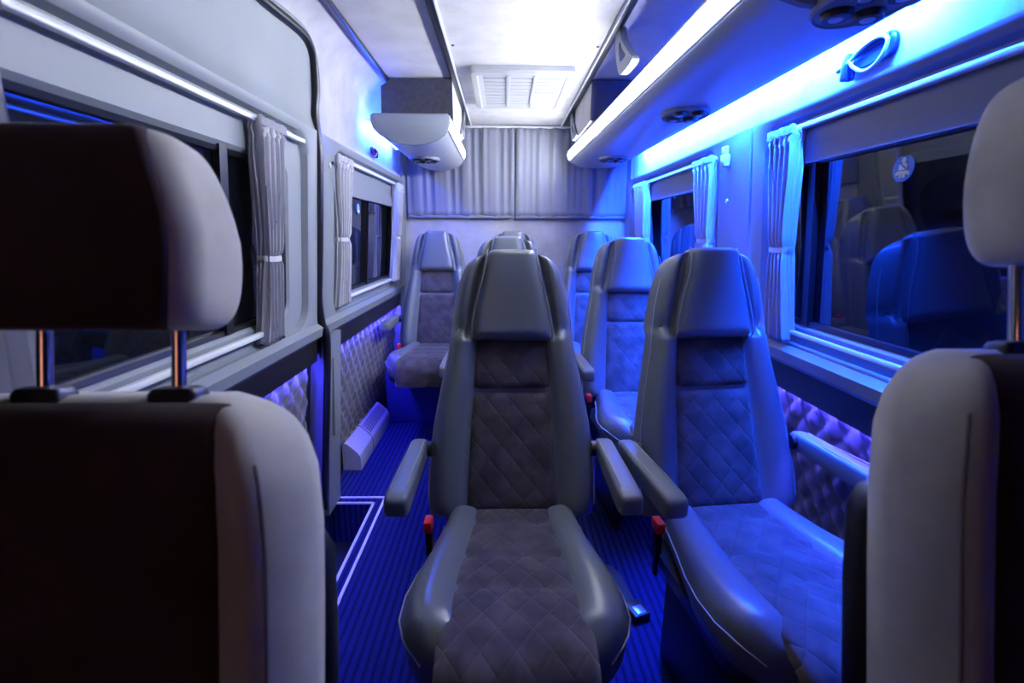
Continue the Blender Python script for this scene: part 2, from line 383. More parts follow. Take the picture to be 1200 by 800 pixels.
# ------------------------------------------------------------------ passenger seats
REC = math.radians(16.5)
def back_pt(u, h, n, bend=0):
    # u across, h along the back, n out of its front; gentle S-curve
    n2 = n - .012*math.sin(min(1, max(0, h/.76))*PI*1.0) + .02*smooth((h-.5)/.25)
    return (u, h*math.sin(REC) - n2*math.cos(REC), .43 + h*math.cos(REC) + n2*math.sin(REC))
HW = [(0, .232), (.03, .243), (.12, .243), (.25, .230), (.38, .206), (.47, .188), (.52, .182), (.58, .175), (.64, .164), (.69, .150), (.715, .138), (.732, .120), (.742, .095), (.748, .06)]
def make_seat():
    root = empty('passenger_seat')
    # backrest shell with side bolsters
    NS = 64; rings = []
    hs = [0, .008, .02] + [.05+.03*i for i in range(15)] + [.485, .495, .505, .515, .53, .55] + [.575+.025*i for i in range(5)] + [.69, .705, .718, .728, .736, .742, .746, .748]
    for h in hs:
        w = interp(HW, h); topf = math.sqrt(max(0, 1-max(0, (h-.66)/.088)**2.2)) if h > .66 else 1
        botf = math.sqrt(max(.05, 1-(1-min(1, (h+.006)/.04))**2)); th = .085*max(.12, topf); k = max(.2, topf)*botf
        ring = []
        for j in range(NS):                                     # front, left to right
            s = -1+2*j/(NS-1); a = abs(s)
            bol = .026*math.exp(-((a-.76)/.17)**2) if h < .5 else .016*math.exp(-((a-.72)/.22)**2)+.012*smooth((h-.5)/.1)*math.exp(-((a-.80)/.13)**2)
            cen = -.016*smooth((.62-a)/.09) if h < .52 else -.016
            edge = -.050*(max(0, (a-.80)/.20))**2.6
            crease = -.012*math.exp(-((h-(.497+.045*max(0, (a-.5)/.5)))/.0075)**2) if a > .45 else 0
            if h > .5: crease -= .016*math.exp(-((a*w-(.116-.047*smooth((h-.496)/.262*.82))-.007)/.008)**2)
            wr = .0015*math.sin(h*160+s*3)*math.exp(-((h-.47)/.05)**2) if a > .55 else 0
            ring.append(back_pt(s*w, h, (bol+cen+edge)*k+crease+wr-.01*(1-k)))
        for j in range(14):                                     # rear
            s = 1-2*j/13; a = abs(s)
            ring.append(back_pt(s*w*.985, h, (-.055-(th-.02)*(1-a**4)*1.0)*max(.35, botf) if j not in (0, 13) else -.056*max(.5, k)))
        rings.append(ring)
    MB().loft(rings).build('backrest', 'leather', root, angle=75)
    # inset suede panels
    def panel(name, h0, h1, w0, w1, m, bulge=.010, base=-.012, seams=()):
        nu, nv = 22, max(8, int((h1-h0)/.012)); V = []; uv = []; F = []
        for side in (0, 1):
            for i in range(nu+1):
                for j in range(nv+1):
                    s = -1+2*i/nu; t = j/nv; h = h0+(h1-h0)*t; w = w0+(w1-w0)*t
                    e = (max(0, 1-abs(s)**10)*max(0, 1-abs(2*t-1)**(14 if h1-h0 > .2 else 8)))**.5
                    n = base-.010 + (bulge+.010)*e if side == 0 else base-.022
                    V.append(back_pt(s*w, h, n)); uv.append((s*w, h))
        q = (nu+1)*(nv+1); g = lambda sd, i, j: sd*q+i*(nv+1)+j
        for i in range(nu):
            for j in range(nv):
                F.append((g(0,i,j), g(0,i+1,j), g(0,i+1,j+1), g(0,i,j+1))); F.append((g(1,i,j), g(1,i,j+1), g(1,i+1,j+1), g(1,i+1,j)))
        for i in range(nu): F += [(g(0,i,0), g(1,i,0), g(1,i+1,0), g(0,i+1,0)), (g(0,i,nv), g(0,i+1,nv), g(1,i+1,nv), g(1,i,nv))]
        for j in range(nv): F += [(g(0,0,j), g(0,0,j+1), g(1,0,j+1), g(1,0,j)), (g(0,nu,j), g(1,nu,j), g(1,nu,j+1), g(0,nu,j+1))]
        return MB().add(V, F, uv).build(name, m, root, angle=75)
    panel('upper_back_panel', .352, .500, .117, .110, 'suede_dark', .010)
    panel('lower_back_panel', .004, .349, .136, .117, 'suede_dark', .010)
    # head pad: trapezoid cushion rolling over the top of the back
    V = []; F = []; nu, nv = 22, 26; rings = []
    for j in range(nv+1):
        t = j/nv; ang = 0
        h = .496+.262*min(1, t/.86); roll = max(0, (t-.80)/.20)
        w = (.116 - .047*smooth(t/.86*.95)); ring = []
        for i in range(nu+1):
            s = -1+2*i/nu; e = max(0, 1-abs(s)**6)**.5; eb = math.sqrt(max(0, 1-(1-min(1, t/.07))**2))
            n = .001 + .036*e*eb*(1-.1*t) ; hh = h
            if roll > 0: hh = .735+.024*math.sin(roll*PI/2)*(.4+.6*e); n = n*(math.cos(roll*PI/2)) - .045*(1-math.cos(roll*PI/2))
            ring.append(back_pt(s*w, hh, n))
        for i in range(nu, -1, -1):
            s = -1+2*i/nu; ring.append(back_pt(s*w*.99, min(h, .735), -.022 if roll == 0 else -.022-.035*roll))
        rings.append(ring)
    hp = MB().loft(rings).build('headrest', 'leather', root, angle=75)
    for s in (-1, 1):
        pts = [back_pt(s*(.116-.047*smooth(t*.95)), .498+.255*t, .012+.012*math.sin(min(1, t/.06)*PI/2)-.018*smooth((t-.85)/.15)) for t in [k/16 for k in range(17)]]
        MB().tube(pts, .0022, 6).build('piping', 'pad_edge', hp)
        # stitched seam along the flank
        pts = [back_pt(s*(interp(HW, h)*.965), h, -.016) for h in [.03+.02*k for k in range(33)]]
        MB().tube(pts, .0014, 5).build('stitching', 'piping', root)
    # seat cushion
    NS = 40; WID = [(0, .182), (.06, .190), (.14, .206), (.22, .226), (.30, .238), (.37, .236), (.42, .218), (.455, .180), (.475, .13)]
    rings = []; vs = [0, .012] + [.03*i for i in range(1, 12)] + [.345, .36, .38, .40, .415, .43, .445, .455, .465, .475]
    for v in vs:
        w = interp(WID, v); ring = []; z0 = .018*smooth((v-.1)/.3); fr = smooth((v-.38)/.095)
        for j in range(NS):
            s = -1+2*j/(NS-1); a = abs(s)
            top = .014*math.exp(-((a-.74)/.20)**2) - .018*smooth((.58-a)/.12) - .05*max(0, (a-.84)/.16)**2.4
            ring.append((s*w, -v, .452 + z0 + top*(1-.5*fr) - .035*fr**2))
        for j in range(12):
            s = 1-2*j/11; ring.append((s*w*.96, -v, .33 if j not in (0, 11) else .365))
        rings.append(ring)
    MB().loft(rings).build('cushion', 'leather', root, angle=75)
    for s in (-1, 1):
        pts = [(s*(interp(WID, v)+.0008), -v, .414+.018*smooth((v-.1)/.3)-.03*smooth((v-.38)/.095)**2) for v in [.02+.0145*k for k in range(31)]]
        MB().tube(pts, .0016, 5).build('cushion_stitching', 'piping', root)
    # suede centre of the cushion, rolling over the front edge
    path = [(0, .442), (.10, .441), (.20, .446), (.30, .455), (.40, .463), (.46, .462), (.505, .448), (.530, .42), (.535, .38), (.53, .335)]
    path = [(p.x, p.y) for p in catmull([(a, b, 0) for a, b in path], 7)]
    L = [0]
    for a, b in zip(path, path[1:]): L.append(L[-1]+math.hypot(b[0]-a[0], b[1]-a[1]))
    V = []; uv = []; F = []; nu = 20
    for side in (0, 1):
        for (v, z), l in zip(path, L):
            w = .118 + .030*smooth(l/.45) ; k = min(len(path)-1, path.index((v, z))+1); a, b = path[k-1], path[k] if k > 0 else path[1]
            if a == b: a = path[k-2]
            t = Vector((b[0]-a[0], b[1]-a[1])).normalized(); nrm = (-t.y, t.x)
            for i in range(nu+1):
                s = -1+2*i/nu; e = max(0, 1-abs(s)**8)**.5
                seam = sum(math.exp(-((l-q)/.006)**2) for q in (.055, .20, .315))
                n = (.012*e - .007*seam*(e > 0)) if side == 0 else -.03
                V.append((s*w, -(v+nrm[0]*n), z+nrm[1]*n)); uv.append((s*w, l))
    m_ = len(path); q = m_*(nu+1); g = lambda sd, k, i: sd*q+k*(nu+1)+i
    for k in range(m_-1):
        for i in range(nu):
            F.append((g(0,k,i), g(0,k+1,i), g(0,k+1,i+1), g(0,k,i+1))); F.append((g(1,k,i), g(1,k,i+1), g(1,k+1,i+1), g(1,k+1,i)))
        F += [(g(0,k,0), g(1,k,0), g(1,k+1,0), g(0,k+1,0)), (g(0,k,nu), g(0,k+1,nu), g(1,k+1,nu), g(1,k,nu))]
    for i in range(nu): F += [(g(0,0,i), g(0,0,i+1), g(1,0,i+1), g(1,0,i)), (g(0,m_-1,i), g(1,m_-1,i), g(1,m_-1,i+1), g(0,m_-1,i+1))]
    MB().add(V, F, uv).build('cushion_panel', 'suede_dark', root, angle=75)
    # skirt, pedestal legs
    mb = MB(); rings = []
    for z, k in ((.37, 1.0), (.33, .97), (.30, .90), (.285, .84)):
        rings.append([(x*k, y*k-.02*(1-k), z) for x, y in rrect(-.222, .222, -.46, .03, .09, 6)])
    mb.loft(rings); mb.build('seat_base', 'black', root)
    for s in (-1, 1):
        mb = MB().box(s*.15-.02, s*.15+.02, -.36, -.02, .0, .30, .008).build('leg', 'black', root)
    # armrests hinge on the flanks of the back
    for s in (-1, 1):
        rings = []
        for v, w, z0, z1 in ((-.06, .016, .585, .615), (-.055, .022, .578, .622), (-.03, .025, .575, .626), (.05, .026, .574, .628), (.16, .027, .574, .629), (.245, .028, .574, .630), (.268, .027, .577, .628), (.277, .023, .583, .622), (.279, .018, .59, .615)):
            rings.append([(s*.266+p, -v+.04, z) for p, z in rrect(-w, w, z0, z1, .011, 5)])
        ar = MB().loft(rings).build('armrest', 'leather_side', root, angle=60)
        MB().cyl((s*.228, .075, .60), (s, 0, 0), .022, .03, 20).build('hinge', 'black', ar)
        for q in (-1, 1):
            MB().tube([(s*.266+q*.017, .04-v, .627+.006*(v > .1)) for v in (-.03, .05, .16, .235)], .0011, 5).build('armrest_stitching', 'piping', ar)
    # belt buckle on the aisle side: stalk, black body, red button
    bk = MB().box(-.232, -.214, -.075, -.045, .36, .435, .004).build('belt_buckle', 'black', root)
    MB().box(-.234, -.212, -.083, -.040, .432, .464, .004).build('release_button', 'red', bk)
    MB().box(-.227, -.219, -.068, -.052, .30, .365).build('stalk', 'black', bk)
    return root

# ------------------------------------------------------------------ front seats (close to the camera)
def make_front_seat(name, loc, label, dz_head, rz=0, hw=.245, hh=.14):
    root = empty(name, loc, rz, label, 'seat')
    A = math.radians(12)
    def P(u, h, n): return (u, h*math.sin(A)-n*math.cos(A), h*math.cos(A)+n*math.sin(A))
    NS = 44; rings = []
    T = [(0, .235), (.1, .245), (.35, .247), (.45, .246), (.52, .239), (.56, .226), (.585, .208), (.60, .185), (.608, .160)]
    hs = [0, .01] + [.05*i for i in range(1, 10)] + [.475, .50, .52, .54, .555, .57, .58, .59, .598, .604, .608]
    for h in hs:
        w = interp(T, h)*hw/.245; f = math.sqrt(max(.02, 1-max(0, (h-.50)/.109)**2.4)) if h > .5 else 1; ring = []
        for j in range(NS):
            s = -1+2*j/(NS-1); a = abs(s)
            n = .033*math.exp(-((a-.84)/.16)**2) - .058*max(0, (a-.82)/.18)**2.3 - .012*smooth((.6-a)/.1)
            n -= .006*math.exp(-((a-.89)/.010)**2)
            ring.append(P(s*w, h, (n*f)-.06*(1-f)))
        for j in range(12):
            s = 1-2*j/11; ring.append(P(s*w*.98, h, -.12*(1 if 0 < j < 11 else .7)-.0*(1-f) + .03*(1-f)))
        rings.append(ring)
    MB().loft(rings).build('backrest', 'near_side', root, angle=75)
    # brown centre: closed pad
    nu, nv = 24, 30; V = []; F = []
    for side in (0, 1):
        for i in range(nu+1):
            for j in range(nv+1):
                s = -1+2*i/nu; t = j/nv; h = .02+.578*t; w = .170*hw/.245 if h < .57 else .166*hw/.245
                f = math.sqrt(max(.02, 1-max(0, (h-.50)/.109)**2.4)) if h > .5 else 1
                e = max(0, 1-abs(s)**12)**.5
                n = (.014*e*f - .06*(1-f) + .006*f + .008*(1-f)) if side == 0 else -.03-.05*(1-f)
                V.append(P(s*w, h+ (.012*(1-f)*e if side == 0 else 0), n))
    q = (nu+1)*(nv+1); g = lambda sd, i, j: sd*q+i*(nv+1)+j
    for i in range(nu):
        for j in range(nv):
            F.append((g(0,i,j), g(0,i+1,j), g(0,i+1,j+1), g(0,i,j+1))); F.append((g(1,i,j), g(1,i,j+1), g(1,i+1,j+1), g(1,i+1,j)))
    for i in range(nu): F += [(g(0,i,0), g(1,i,0), g(1,i+1,0), g(0,i+1,0)), (g(0,i,nv), g(0,i+1,nv), g(1,i+1,nv), g(1,i,nv))]
    for j in range(nv): F += [(g(0,0,j), g(0,0,j+1), g(1,0,j+1), g(1,0,j)), (g(0,nu,j), g(1,nu,j), g(1,nu,j+1), g(0,nu,j+1))]
    MB().add(V, F).build('backrest_panel', 'near_center', root, angle=75)
    for s in (-1, 1):
        pts = []
        for h in [.03+.019*k for k in range(28)]:
            f = math.sqrt(max(.02, 1-max(0, (h-.50)/.109)**2.4)) if h > .5 else 1
            pts.append(P(s*interp(T, h)*hw/.245*.89, h, .0205*f-.0595*(1-f)))
        MB().tube(pts, .0022, 6).build('seam', 'near_seam', root)
    # headrest on two posts
    hz = .60+dz_head; ps = hh*.557
    for s in (-1, 1):
        MB().tube([P(s*ps, .56, -.055), P(s*ps, hz+.06, -.055)], .0078, 16).build('headrest_post', 'chrome', root)
        MB().loft([[P(s*ps+x, h, -.055+y) for x, y in rrect(-.026*k, .026*k, -.016*k, .016*k, .008, 5)] for h, k in ((.588, 1.1), (.610, 1.1), (.617, .95), (.619, .7))]).build('post_guide', 'black', root)
    def head(w_, h0, h1, n0, n1, rd):
        rings = []; K = 20
        for k in range(K+1):
            t = k/K; c = -math.cos(t*PI); tt = .5+.5*math.copysign(abs(c)**.75, c)     # denser rows at both ends
            e = (1-abs(2*tt-1)**4)**(1/2.3) if 0 < tt < 1 else 0
            w = w_*(.80+.20*e)*(1-.20*smooth((tt-.40)/.60)); d0 = n0+(1-e)*.028; d1 = n1-(1-e)*.022
            rings.append([P(x, h0+(h1-h0)*tt, y) for x, y in rrect(-w, w, d0, d1, rd, 9)])
        return rings
    hb = MB().loft(head(hh, hz, hz+.215, -.105, .022, .034)).build('headrest', 'near_side', root, angle=80)
    MB().loft(head(hh-.020, hz-.001, hz+.2155, -.04, .0255, .012)).build('headrest_panel', 'near_center', hb, angle=80)
    MB().loft([[P(x, h, y) for x, y in rrect(-hw*k-.002, hw*k+.002, -.135, -.085, .02, 6)] for h, k in ((-.05, .95), (0, 1), (.30, 1), (.40, .98), (.43, .9), (.44, .7))]).build('back_shell', 'black', root, angle=60)
    # cushion below, mostly out of frame
    rings = []
    for z, k in ((-.10, .80), (-.09, .93), (-.06, 1), (.01, 1), (.04, .94), (.05, .80)):
        rings.append([(x, y, z) for x, y in rrect(-hw*k, hw*k, -.24-.24*k, -.24+.23*k, .08, 6)])
    MB().loft(rings).build('cushion', 'near_side', root, angle=75)
    MB().box(-hw*.8, hw*.8, -.44, -.02, -loc[2], -.09, .01).build('seat_base', 'black', root)
    return root

# ------------------------------------------------------------------ curtains
def curtain(side, yc, w_top, w_mid, w_bot, z0, z1, ztie, label, off=.006, pleats=5, seed=0, group='tied-back window curtains', lean=0):
    """a gathered bundle, closed all round, cinched by a tie"""
    rnd = random.Random(seed); root = empty('window_curtain', (X(side, z0)-side*off, yc, z0), 0, label, 'curtain')
    ox, oy, oz = root.location; nz = 60; NF = pleats*10; rings = []
    ph = [rnd.uniform(-.5, .5) for _ in range(pleats+2)]
    for k in range(nz+1):
        t = k/nz; z = z0+(z1-z0)*t
        tt = (ztie-z0)/(z1-z0)
        if t < tt: w = w_mid+(w_bot-w_mid)*(1-smooth(t/tt))
        else: w = w_mid+(w_top-w_mid)*smooth((t-tt)/(1-tt)*1.25)
        cin = math.exp(-((t-tt)/.025)**2); w *= 1-.10*cin
        hd = 1 if t < .945 else 1.0
        amp = (.015 + .004*math.sin(3*t))*(1-.40*cin); thick = .020+.004*(w/.15)
        if t > .95: amp *= .6; w *= 1.05
        if t < .12: w *= 1+.10*(1-t/.12)
        ring = []
        for i in range(NF+1):
            s = i/NF; wav = math.sin(s*pleats*2*PI + .5*math.sin(t*4+ph[int(s*pleats)]*2) + ph[0])
            wav = math.copysign(abs(wav)**.75, wav)
            hem = .006*math.sin(s*pleats*2*PI*1.0+1) if k == 0 else 0
            ruff = .006*math.sin(s*70+t*90)*(t > .93)
            d = thick+amp*wav+ruff
            y = (s-.5)*w + .3*amp*math.cos(s*pleats*2*PI+.6) + lean*(t-tt)
            ring.append((X(side, z)-side*(off+d)-ox, y, z-oz+hem + (.004*math.sin(s*55) if k == nz else 0)))
        dE = ring[-1][0]; d0 = ring[0][0]; xb = X(side, z)-side*(off-.004)-ox; yE = ring[-1][1]; y0_ = ring[0][1]
        for i in range(1, 13): ring.append((dE+(xb-dE)*i/13, yE+.0055*math.sin(i*1.25+t*2)-.002, z-oz))
        for i in range(8):
            s = 1-i/7; ring.append((X(side, z)-side*(off-.004)-ox, (s-.5)*w*.96+lean*(t-tt), z-oz))
        for i in range(12, 0, -1): ring.append((d0+(xb-d0)*i/13, y0_-.0055*math.sin(i*1.25+t*2)+.002, z-oz))
        rings.append(ring)
    MB().loft(rings).build('cloth', 'curtain', root, angle=180)
    # tie
    y0 = -w_mid/2*.95; mb = MB(); pr = []
    for i in range(25):
        a = -PI/2+PI*i/24; pr.append((X(side, ztie)-side*(off+.004+.030*max(0, math.cos(a))**.35)-ox, math.sin(a)*w_mid*.50, ztie-oz-.004*math.cos(a)))
    rings = []
    for p, nx in [(p, (1 if True else 0)) for p in pr]:
        rings.append([(p[0]+dx, p[1], p[2]+dz) for dx, dz in ((-.002, -.008), (.002, -.008), (.002, .008), (-.002, .008))])
    mb.loft(rings).build('tie', 'curtain', root, angle=50)
    # gathered heading tape
    mb = MB(); rings = []
    for i in range(40):
        s = i/39; y = (s-.5)*w_top*1.04+lean*(1-tt); d = off+.030+.007*math.sin(i*2.1)
        x = X(side, z1)-side*d-ox
        rings.append([(x-.0025, y, z1-oz-.016), (x+.0025, y, z1-oz-.016), (x+.0025, y, z1-oz+.006+.003*math.sin(i*1.7)), (x-.0025, y, z1-oz+.006+.003*math.sin(i*1.7))])
    mb.loft(rings).build('heading_tape', 'curtain', root, angle=50)
    return root
def rear_curtain(x0, x1, z0, z1, y, label, seed):
    rnd = random.Random(seed); root = empty('rear_curtain', ((x0+x1)/2, y, z0), 0, label, 'curtain')
    cx = (x0+x1)/2; n = 260; nz = 14; V = []; F = []; P = [0]*(n+1)
    fr = [(rnd.uniform(9, 15), rnd.uniform(0, 6), .5), (rnd.uniform(20, 26), rnd.uniform(0, 6), .35), (rnd.uniform(30, 38), rnd.uniform(0, 6), .2)]
    for sd in (0, 1):
        for i in range(n+1):
            s = i/n
            for k in range(nz+1):
                t = k/nz; wv = sum(a*math.sin(f_*PI*s*.9+p+.25*math.sin(t*3)) for f_, p, a in fr)
                wv = math.copysign(abs(wv)**.8, wv); amp = .004+.017*t**.8
                xx = x0+(x1-x0)*s - cx; zz = (z1-z0)*t
                V.append((xx, -.018-amp*wv+(.003 if sd else 0) - (.006 if k == 0 else 0), zz))
    q = (n+1)*(nz+1); g = lambda sd, i, k: sd*q+i*(nz+1)+k
    for i in range(n):
        for k in range(nz):
            F.append((g(0,i,k), g(0,i+1,k), g(0,i+1,k+1), g(0,i,k+1))); F.append((g(1,i,k), g(1,i,k+1), g(1,i+1,k+1), g(1,i+1,k)))
        F += [(g(0,i,0), g(1,i,0), g(1,i+1,0), g(0,i+1,0)), (g(0,i,nz), g(0,i+1,nz), g(1,i+1,nz), g(1,i,nz))]
    for k in range(nz): F += [(g(0,0,k), g(0,0,k+1), g(1,0,k+1), g(1,0,k)), (g(0,n,k), g(1,n,k), g(1,n,k+1), g(0,n,k+1))]
    MB().add(V, F).build('cloth', 'rear_curtain', root, angle=180)
    MB().box(x0-cx+.004, x1-cx-.004, -.026, -.016, -.012, .006, .003).build('hem', 'rear_curtain', root)
    return root

# ------------------------------------------------------------------ racks
def rack_profile(side, inset=0):
    if side < 0: return [(CX-a, z) for a, z in [(.352, 1.745), (.343, 1.728), (.343, 1.705), (.350, 1.680), (.368, 1.655), (.40, 1.634), (.45, 1.618), (.51, 1.611), (.57, 1.616), (.63, 1.634), (.67, 1.655), (.695, 1.680), (.705, 1.71), (.702, 1.735), (.69, 1.745)]]
    pts = []
    base = [(.345, 1.752), (.337, 1.735), (.335, 1.715), (.341, 1.690), (.356, 1.668), (.385, 1.650), (.43, 1.638), (.50, 1.632), (.57, 1.634), (.62, 1.636), (.66, 1.643), (.683, 1.656), (.690, 1.675), (.690, 1.72),
            (.682, 1.735), (.60, 1.735), (.45, 1.738), (.40, 1.752), (.37, 1.760)]
    return [(CX+side*a, z) for a, z in base]
def reading_panel(side, y, root, s=1):
    cx = CX+side*.535; p = MB(); dzz = 0 if side > 0 else -.018
    def oval(k, z): return [(cx+.085*k*math.cos(a), y+.105*s*k*math.sin(a), z+dzz) for a in [2*PI*i/40 for i in range(40)]]
    rp = MB().loft([oval(1, 1.645), oval(1, 1.628), oval(.94, 1.622), oval(.90, 1.626)]).build('reading_light_panel', 'plastic', root)
    for dx, dy, r in ((-.035, -.045, .026), (.032, -.05, .026), (-.03, .035, .030), (.035, .035, .030)):
        MB().cyl((cx+dx, y+dy*s, 1.628+dzz), (0, 0, -1), r, .014, 24, r*.85).build('nozzle', 'black', rp)
        MB().cyl((cx+dx, y+dy*s, 1.616+dzz), (0, 0, -1), r*.5, .004, 16, r*.4).build('nozzle_cap', 'silver', rp)
    return rp
def bracket(side, y, root):
    x = CX+side*.335
    O = [(y-.015, 1.925), (y+.055, 1.925), (y-.005, 1.755), (y-.16, 1.755)]
    prof = catmull([(0, a, b) for a, b in [(y-.03, 1.925), (y+.03, 1.925), (y+.02, 1.87), (y-.03, 1.79), (y-.09, 1.752), (y-.24, 1.752), (y-.17, 1.80), (y-.07, 1.87)]], 4)
    # flat forged arm with a slot
    P = [(p.y, p.z) for p in prof]; c = (sum(p[0] for p in P)/len(P), sum(p[1] for p in P)/len(P))
    I = [(c[0]+(a-c[0])*.42, c[1]+(b-c[1])*.42) for a, b in P]
    n = len(P); V = [(x+d, a, b) for d in (-.012, .012) for ring in (P, I) for a, b in ring]; F = []
    for j in range(n):
        k = (j+1) % n
        F += [(j, k, n+k, n+j), (2*n+j, 3*n+j, 3*n+k, 2*n+k), (j, 2*n+j, 2*n+k, k), (n+j, n+k, 3*n+k, 3*n+j)]
    return MB().add(V, F).build('bracket', 'plastic', root, angle=50)
def make_rack(side, y0, y1, label, panels, brackets):
    root = empty('luggage_rack', (0, 0, 0), 0, label, 'luggage rack')
    pr = rack_profile(side); MB().prism_y(pr, y0, y1).build('shelf', 'rack_shell', root, angle=50)
    # led tube set in the nose
    cur = [(.3365, 1.728), (.331, 1.715), (.333, 1.697), (.341, 1.681)] if side > 0 else [(.345, 1.735), (.338, 1.725), (.338, 1.705), (.345, 1.685)]
    cur2 = [(a+.010, z+.002) for a, z in reversed(cur)]
    MB().prism_y([(CX+side*a, z) for a, z in cur+cur2], y0+.02, y1-.03).build('led_tube', 'led_white' if side > 0 else 'led_white_short', root)
    for a, z in (((.3375, 1.735), (.343, 1.676)) if side > 0 else ((.345, 1.739), (.350, 1.678))):
        MB().tube([(CX+side*a, y0+.01, z), (CX+side*a, y1-.01, z)], .0045, 8).build('trim_bead', 'silver', root)
    # end caps follow the profile, slightly proud
    c = (CX+side*.54, 1.70)
    for y, d in ((y0, -1), (y1, 1)):
        P1 = [(c[0]+(a-c[0])*1.02, c[1]+(b-c[1])*1.04) for a, b in pr]; P2 = [(c[0]+(a-c[0])*.97, c[1]+(b-c[1])*.93) for a, b in pr]
        MB().loft([[(a, y-d*.01, b) for a, b in P1], [(a, y+d*.006, b) for a, b in P1], [(a, y+d*.012, b) for a, b in P2]]).build('end_cap', 'cap', root, angle=40)
    a = (.702, .711) if side > 0 else (.728, .737); MB().prism_y([(CX+side*a[0], 1.712), (CX+side*a[1], 1.712), (CX+side*a[1], 1.702), (CX+side*a[0], 1.702)], y0+.03, y1-.25).build('led_strip', 'led_azure' if side > 0 else 'led_azure_side', root)
    MB().box(min(CX+side*a[0], CX+side*.66), max(CX+side*a[1], CX+side*.66), y0, y1, 1.712, 1.718).build('led_carrier', 'silver', root)
    for y, s in panels: reading_panel(side, y, root, s)
    for y in brackets: bracket(side, y, root)
    if side > 0:                                                # the long rack runs in slightly and up towards the rear
        for o in [root]+list(root.children_recursive):
            if o.type != 'MESH' or o.name.startswith(('bracket', 'led_strip', 'led_carrier')): continue
            for v in o.data.vertices:
                k = (3.34-v.co.y)/2.3
                if v.co.z > 1.50: v.co.x += .036*k*max(0, min(1, (.84-v.co.x)/.41)); v.co.z -= .022*k
    return root
M['platform'] = mat('platform carpet with blue glow', (.02, .03, .22), .9, bump=.3, bscale=300)  # blue of the strip light is put into the carpet colour
M['cab'] = mat('dark cab lining', (.03, .03, .034), .8)
M['rack_shell'] = mat('brushed rack shell', (.62, .65, .70), .30, metal=.5)

def make_box(side, label):
    root = empty('ceiling_box', (0, 0, 0), 0, label, 'storage box')
    a0, a1 = .335, .68
    z0 = 1.745
    def sec(y, f): return [(CX+side*a, y, z) for a, z in ((a0+.03*f, z0), (a0+.002, 1.926), (a1-.06, 1.926), (a1-.005, 1.89), (a1, z0))]
    MB().loft([sec(2.52, 0), sec(3.05, 0)]).build('carcass', 'wall_suede', root, angle=20)
    MB().loft([sec(2.500, 0), sec(2.522, 0)]).build('front_panel', 'box_dark', root, angle=20)
    return root

# ------------------------------------------------------------------ build it
make_shell(); make_sides()
quilt_panel(-1, .9, 1.80, 'quilted_panel', 'grey quilted suede panel low on the sliding door, by the near left seat')
quilt_panel(-1, 2.035, 3.46, 'quilted_panel', 'grey quilted suede panel on left wall above the white heater', .16)
quilt_panel(1, .3, 3.36, 'quilted_panel', 'quilted suede panel under the right windows, lit violet blue')

seat0 = make_seat()
seats = [
 ((.024, 1.20, 0), 0, 'grey leather seat in the middle, nearest in the aisle, brown quilted centre'),
 ((.623, 1.20, .008), 6, 'seat beside the large right window, nearest of the right column, lit deep blue'),
 ((.61, 2.13, .03), 2, 'blue-lit seat behind the nearest right seat, armrest towards the aisle'),
 ((.022, 2.16, .035), 0, 'middle seat hidden behind the nearest middle seat, only its head pad showing'),
 ((.585, 3.0, .065), 0, 'right seat of the last row against the pale rear wall'),
 ((.06, 3.0, .065), 0, 'middle seat of the last row, just a head pad edge showing'),
 ((-.434, 3.0, .065), 0, 'left seat of the last row standing on the blue-tinted platform'),
]
for i, (loc, rz, lab) in enumerate(seats):
    o = seat0 if i == 0 else copy_tree(seat0)
    o.location = loc; o.rotation_euler = (0, 0, math.radians(rz))
    tag(o, lab, 'seat', 'passenger seats facing the camera')
    dz = loc[2]
    for ch in list(o.children):
        if ch.name.startswith('leg') and dz > 0:
            if i > 3: bpy.data.objects.remove(ch, do_unlink=True)
            else: ch.scale.z = (.30+dz)/.30; ch.location.z = -dz
    drop = {5: (-1, 1), 6: (1,)}.get(i, ())
    for ch in [c for c in o.children if c.name.startswith('armrest')]:
        if (1 if ch.data.vertices[0].co.x > 0 else -1) in drop:
            for k in list(ch.children): bpy.data.objects.remove(k, do_unlink=True)
            bpy.data.objects.remove(ch, do_unlink=True)

make_front_seat('front_seat', (-.462, .365, .43), 'near left front seat with beige sides and brown centre, headrest on two chrome posts', .085, hw=.241)
make_front_seat('front_seat', (.660, .365, .485), 'near right front seat with beige side and brown centre, cut by right edge', .11, hw=.206, hh=.084)

# platform under the last row, left
pf = MB().box(-.755, .93, 2.94, 3.355, 0, .345, .01).build('seat_platform', 'platform')
tag(pf, 'carpeted platform box beneath the last row of seats, strip-light blue in its colour', 'platform')

# window curtains
curtain(-1, 1.475, .155, .105, .115, .875, 1.505, 1.13, 'grey gathered curtain at rear end of the sliding door window', seed=1, pleats=5, off=-.018)
curtain(-1, .645, .16, .15, .17, .875, 1.505, 1.13, 'grey curtain mostly hidden behind the near left seat, at left edge', seed=8, pleats=5, off=-.030)
curtain(-1, 2.12, .19, .13, .15, .89, 1.505, 1.18, 'pale curtain just behind the door pillar, left side', seed=2, pleats=5, off=-.018)
curtain(-1, 3.20, .16, .12, .15, .90, 1.505, 1.18, 'narrow blue-lit curtain in the rear left corner, farther end of window', seed=3, pleats=5, off=-.018)
curtain(1, 1.52, .135, .095, .125, .875, 1.505, 1.16, 'bright blue curtain in front of large right window, tied at middle', seed=4, pleats=5, off=-.012)
curtain(1, 2.10, .20, .14, .16, .89, 1.505, 1.18, 'blue-lit curtain on rear right window beside the white belt clip pillar', seed=5, pleats=5, off=-.012)
curtain(1, 3.05, .24, .19, .22, .90, 1.505, 1.18, 'farthest right curtain, pale blue, next to the rear corner', seed=6, pleats=5, off=-.012)
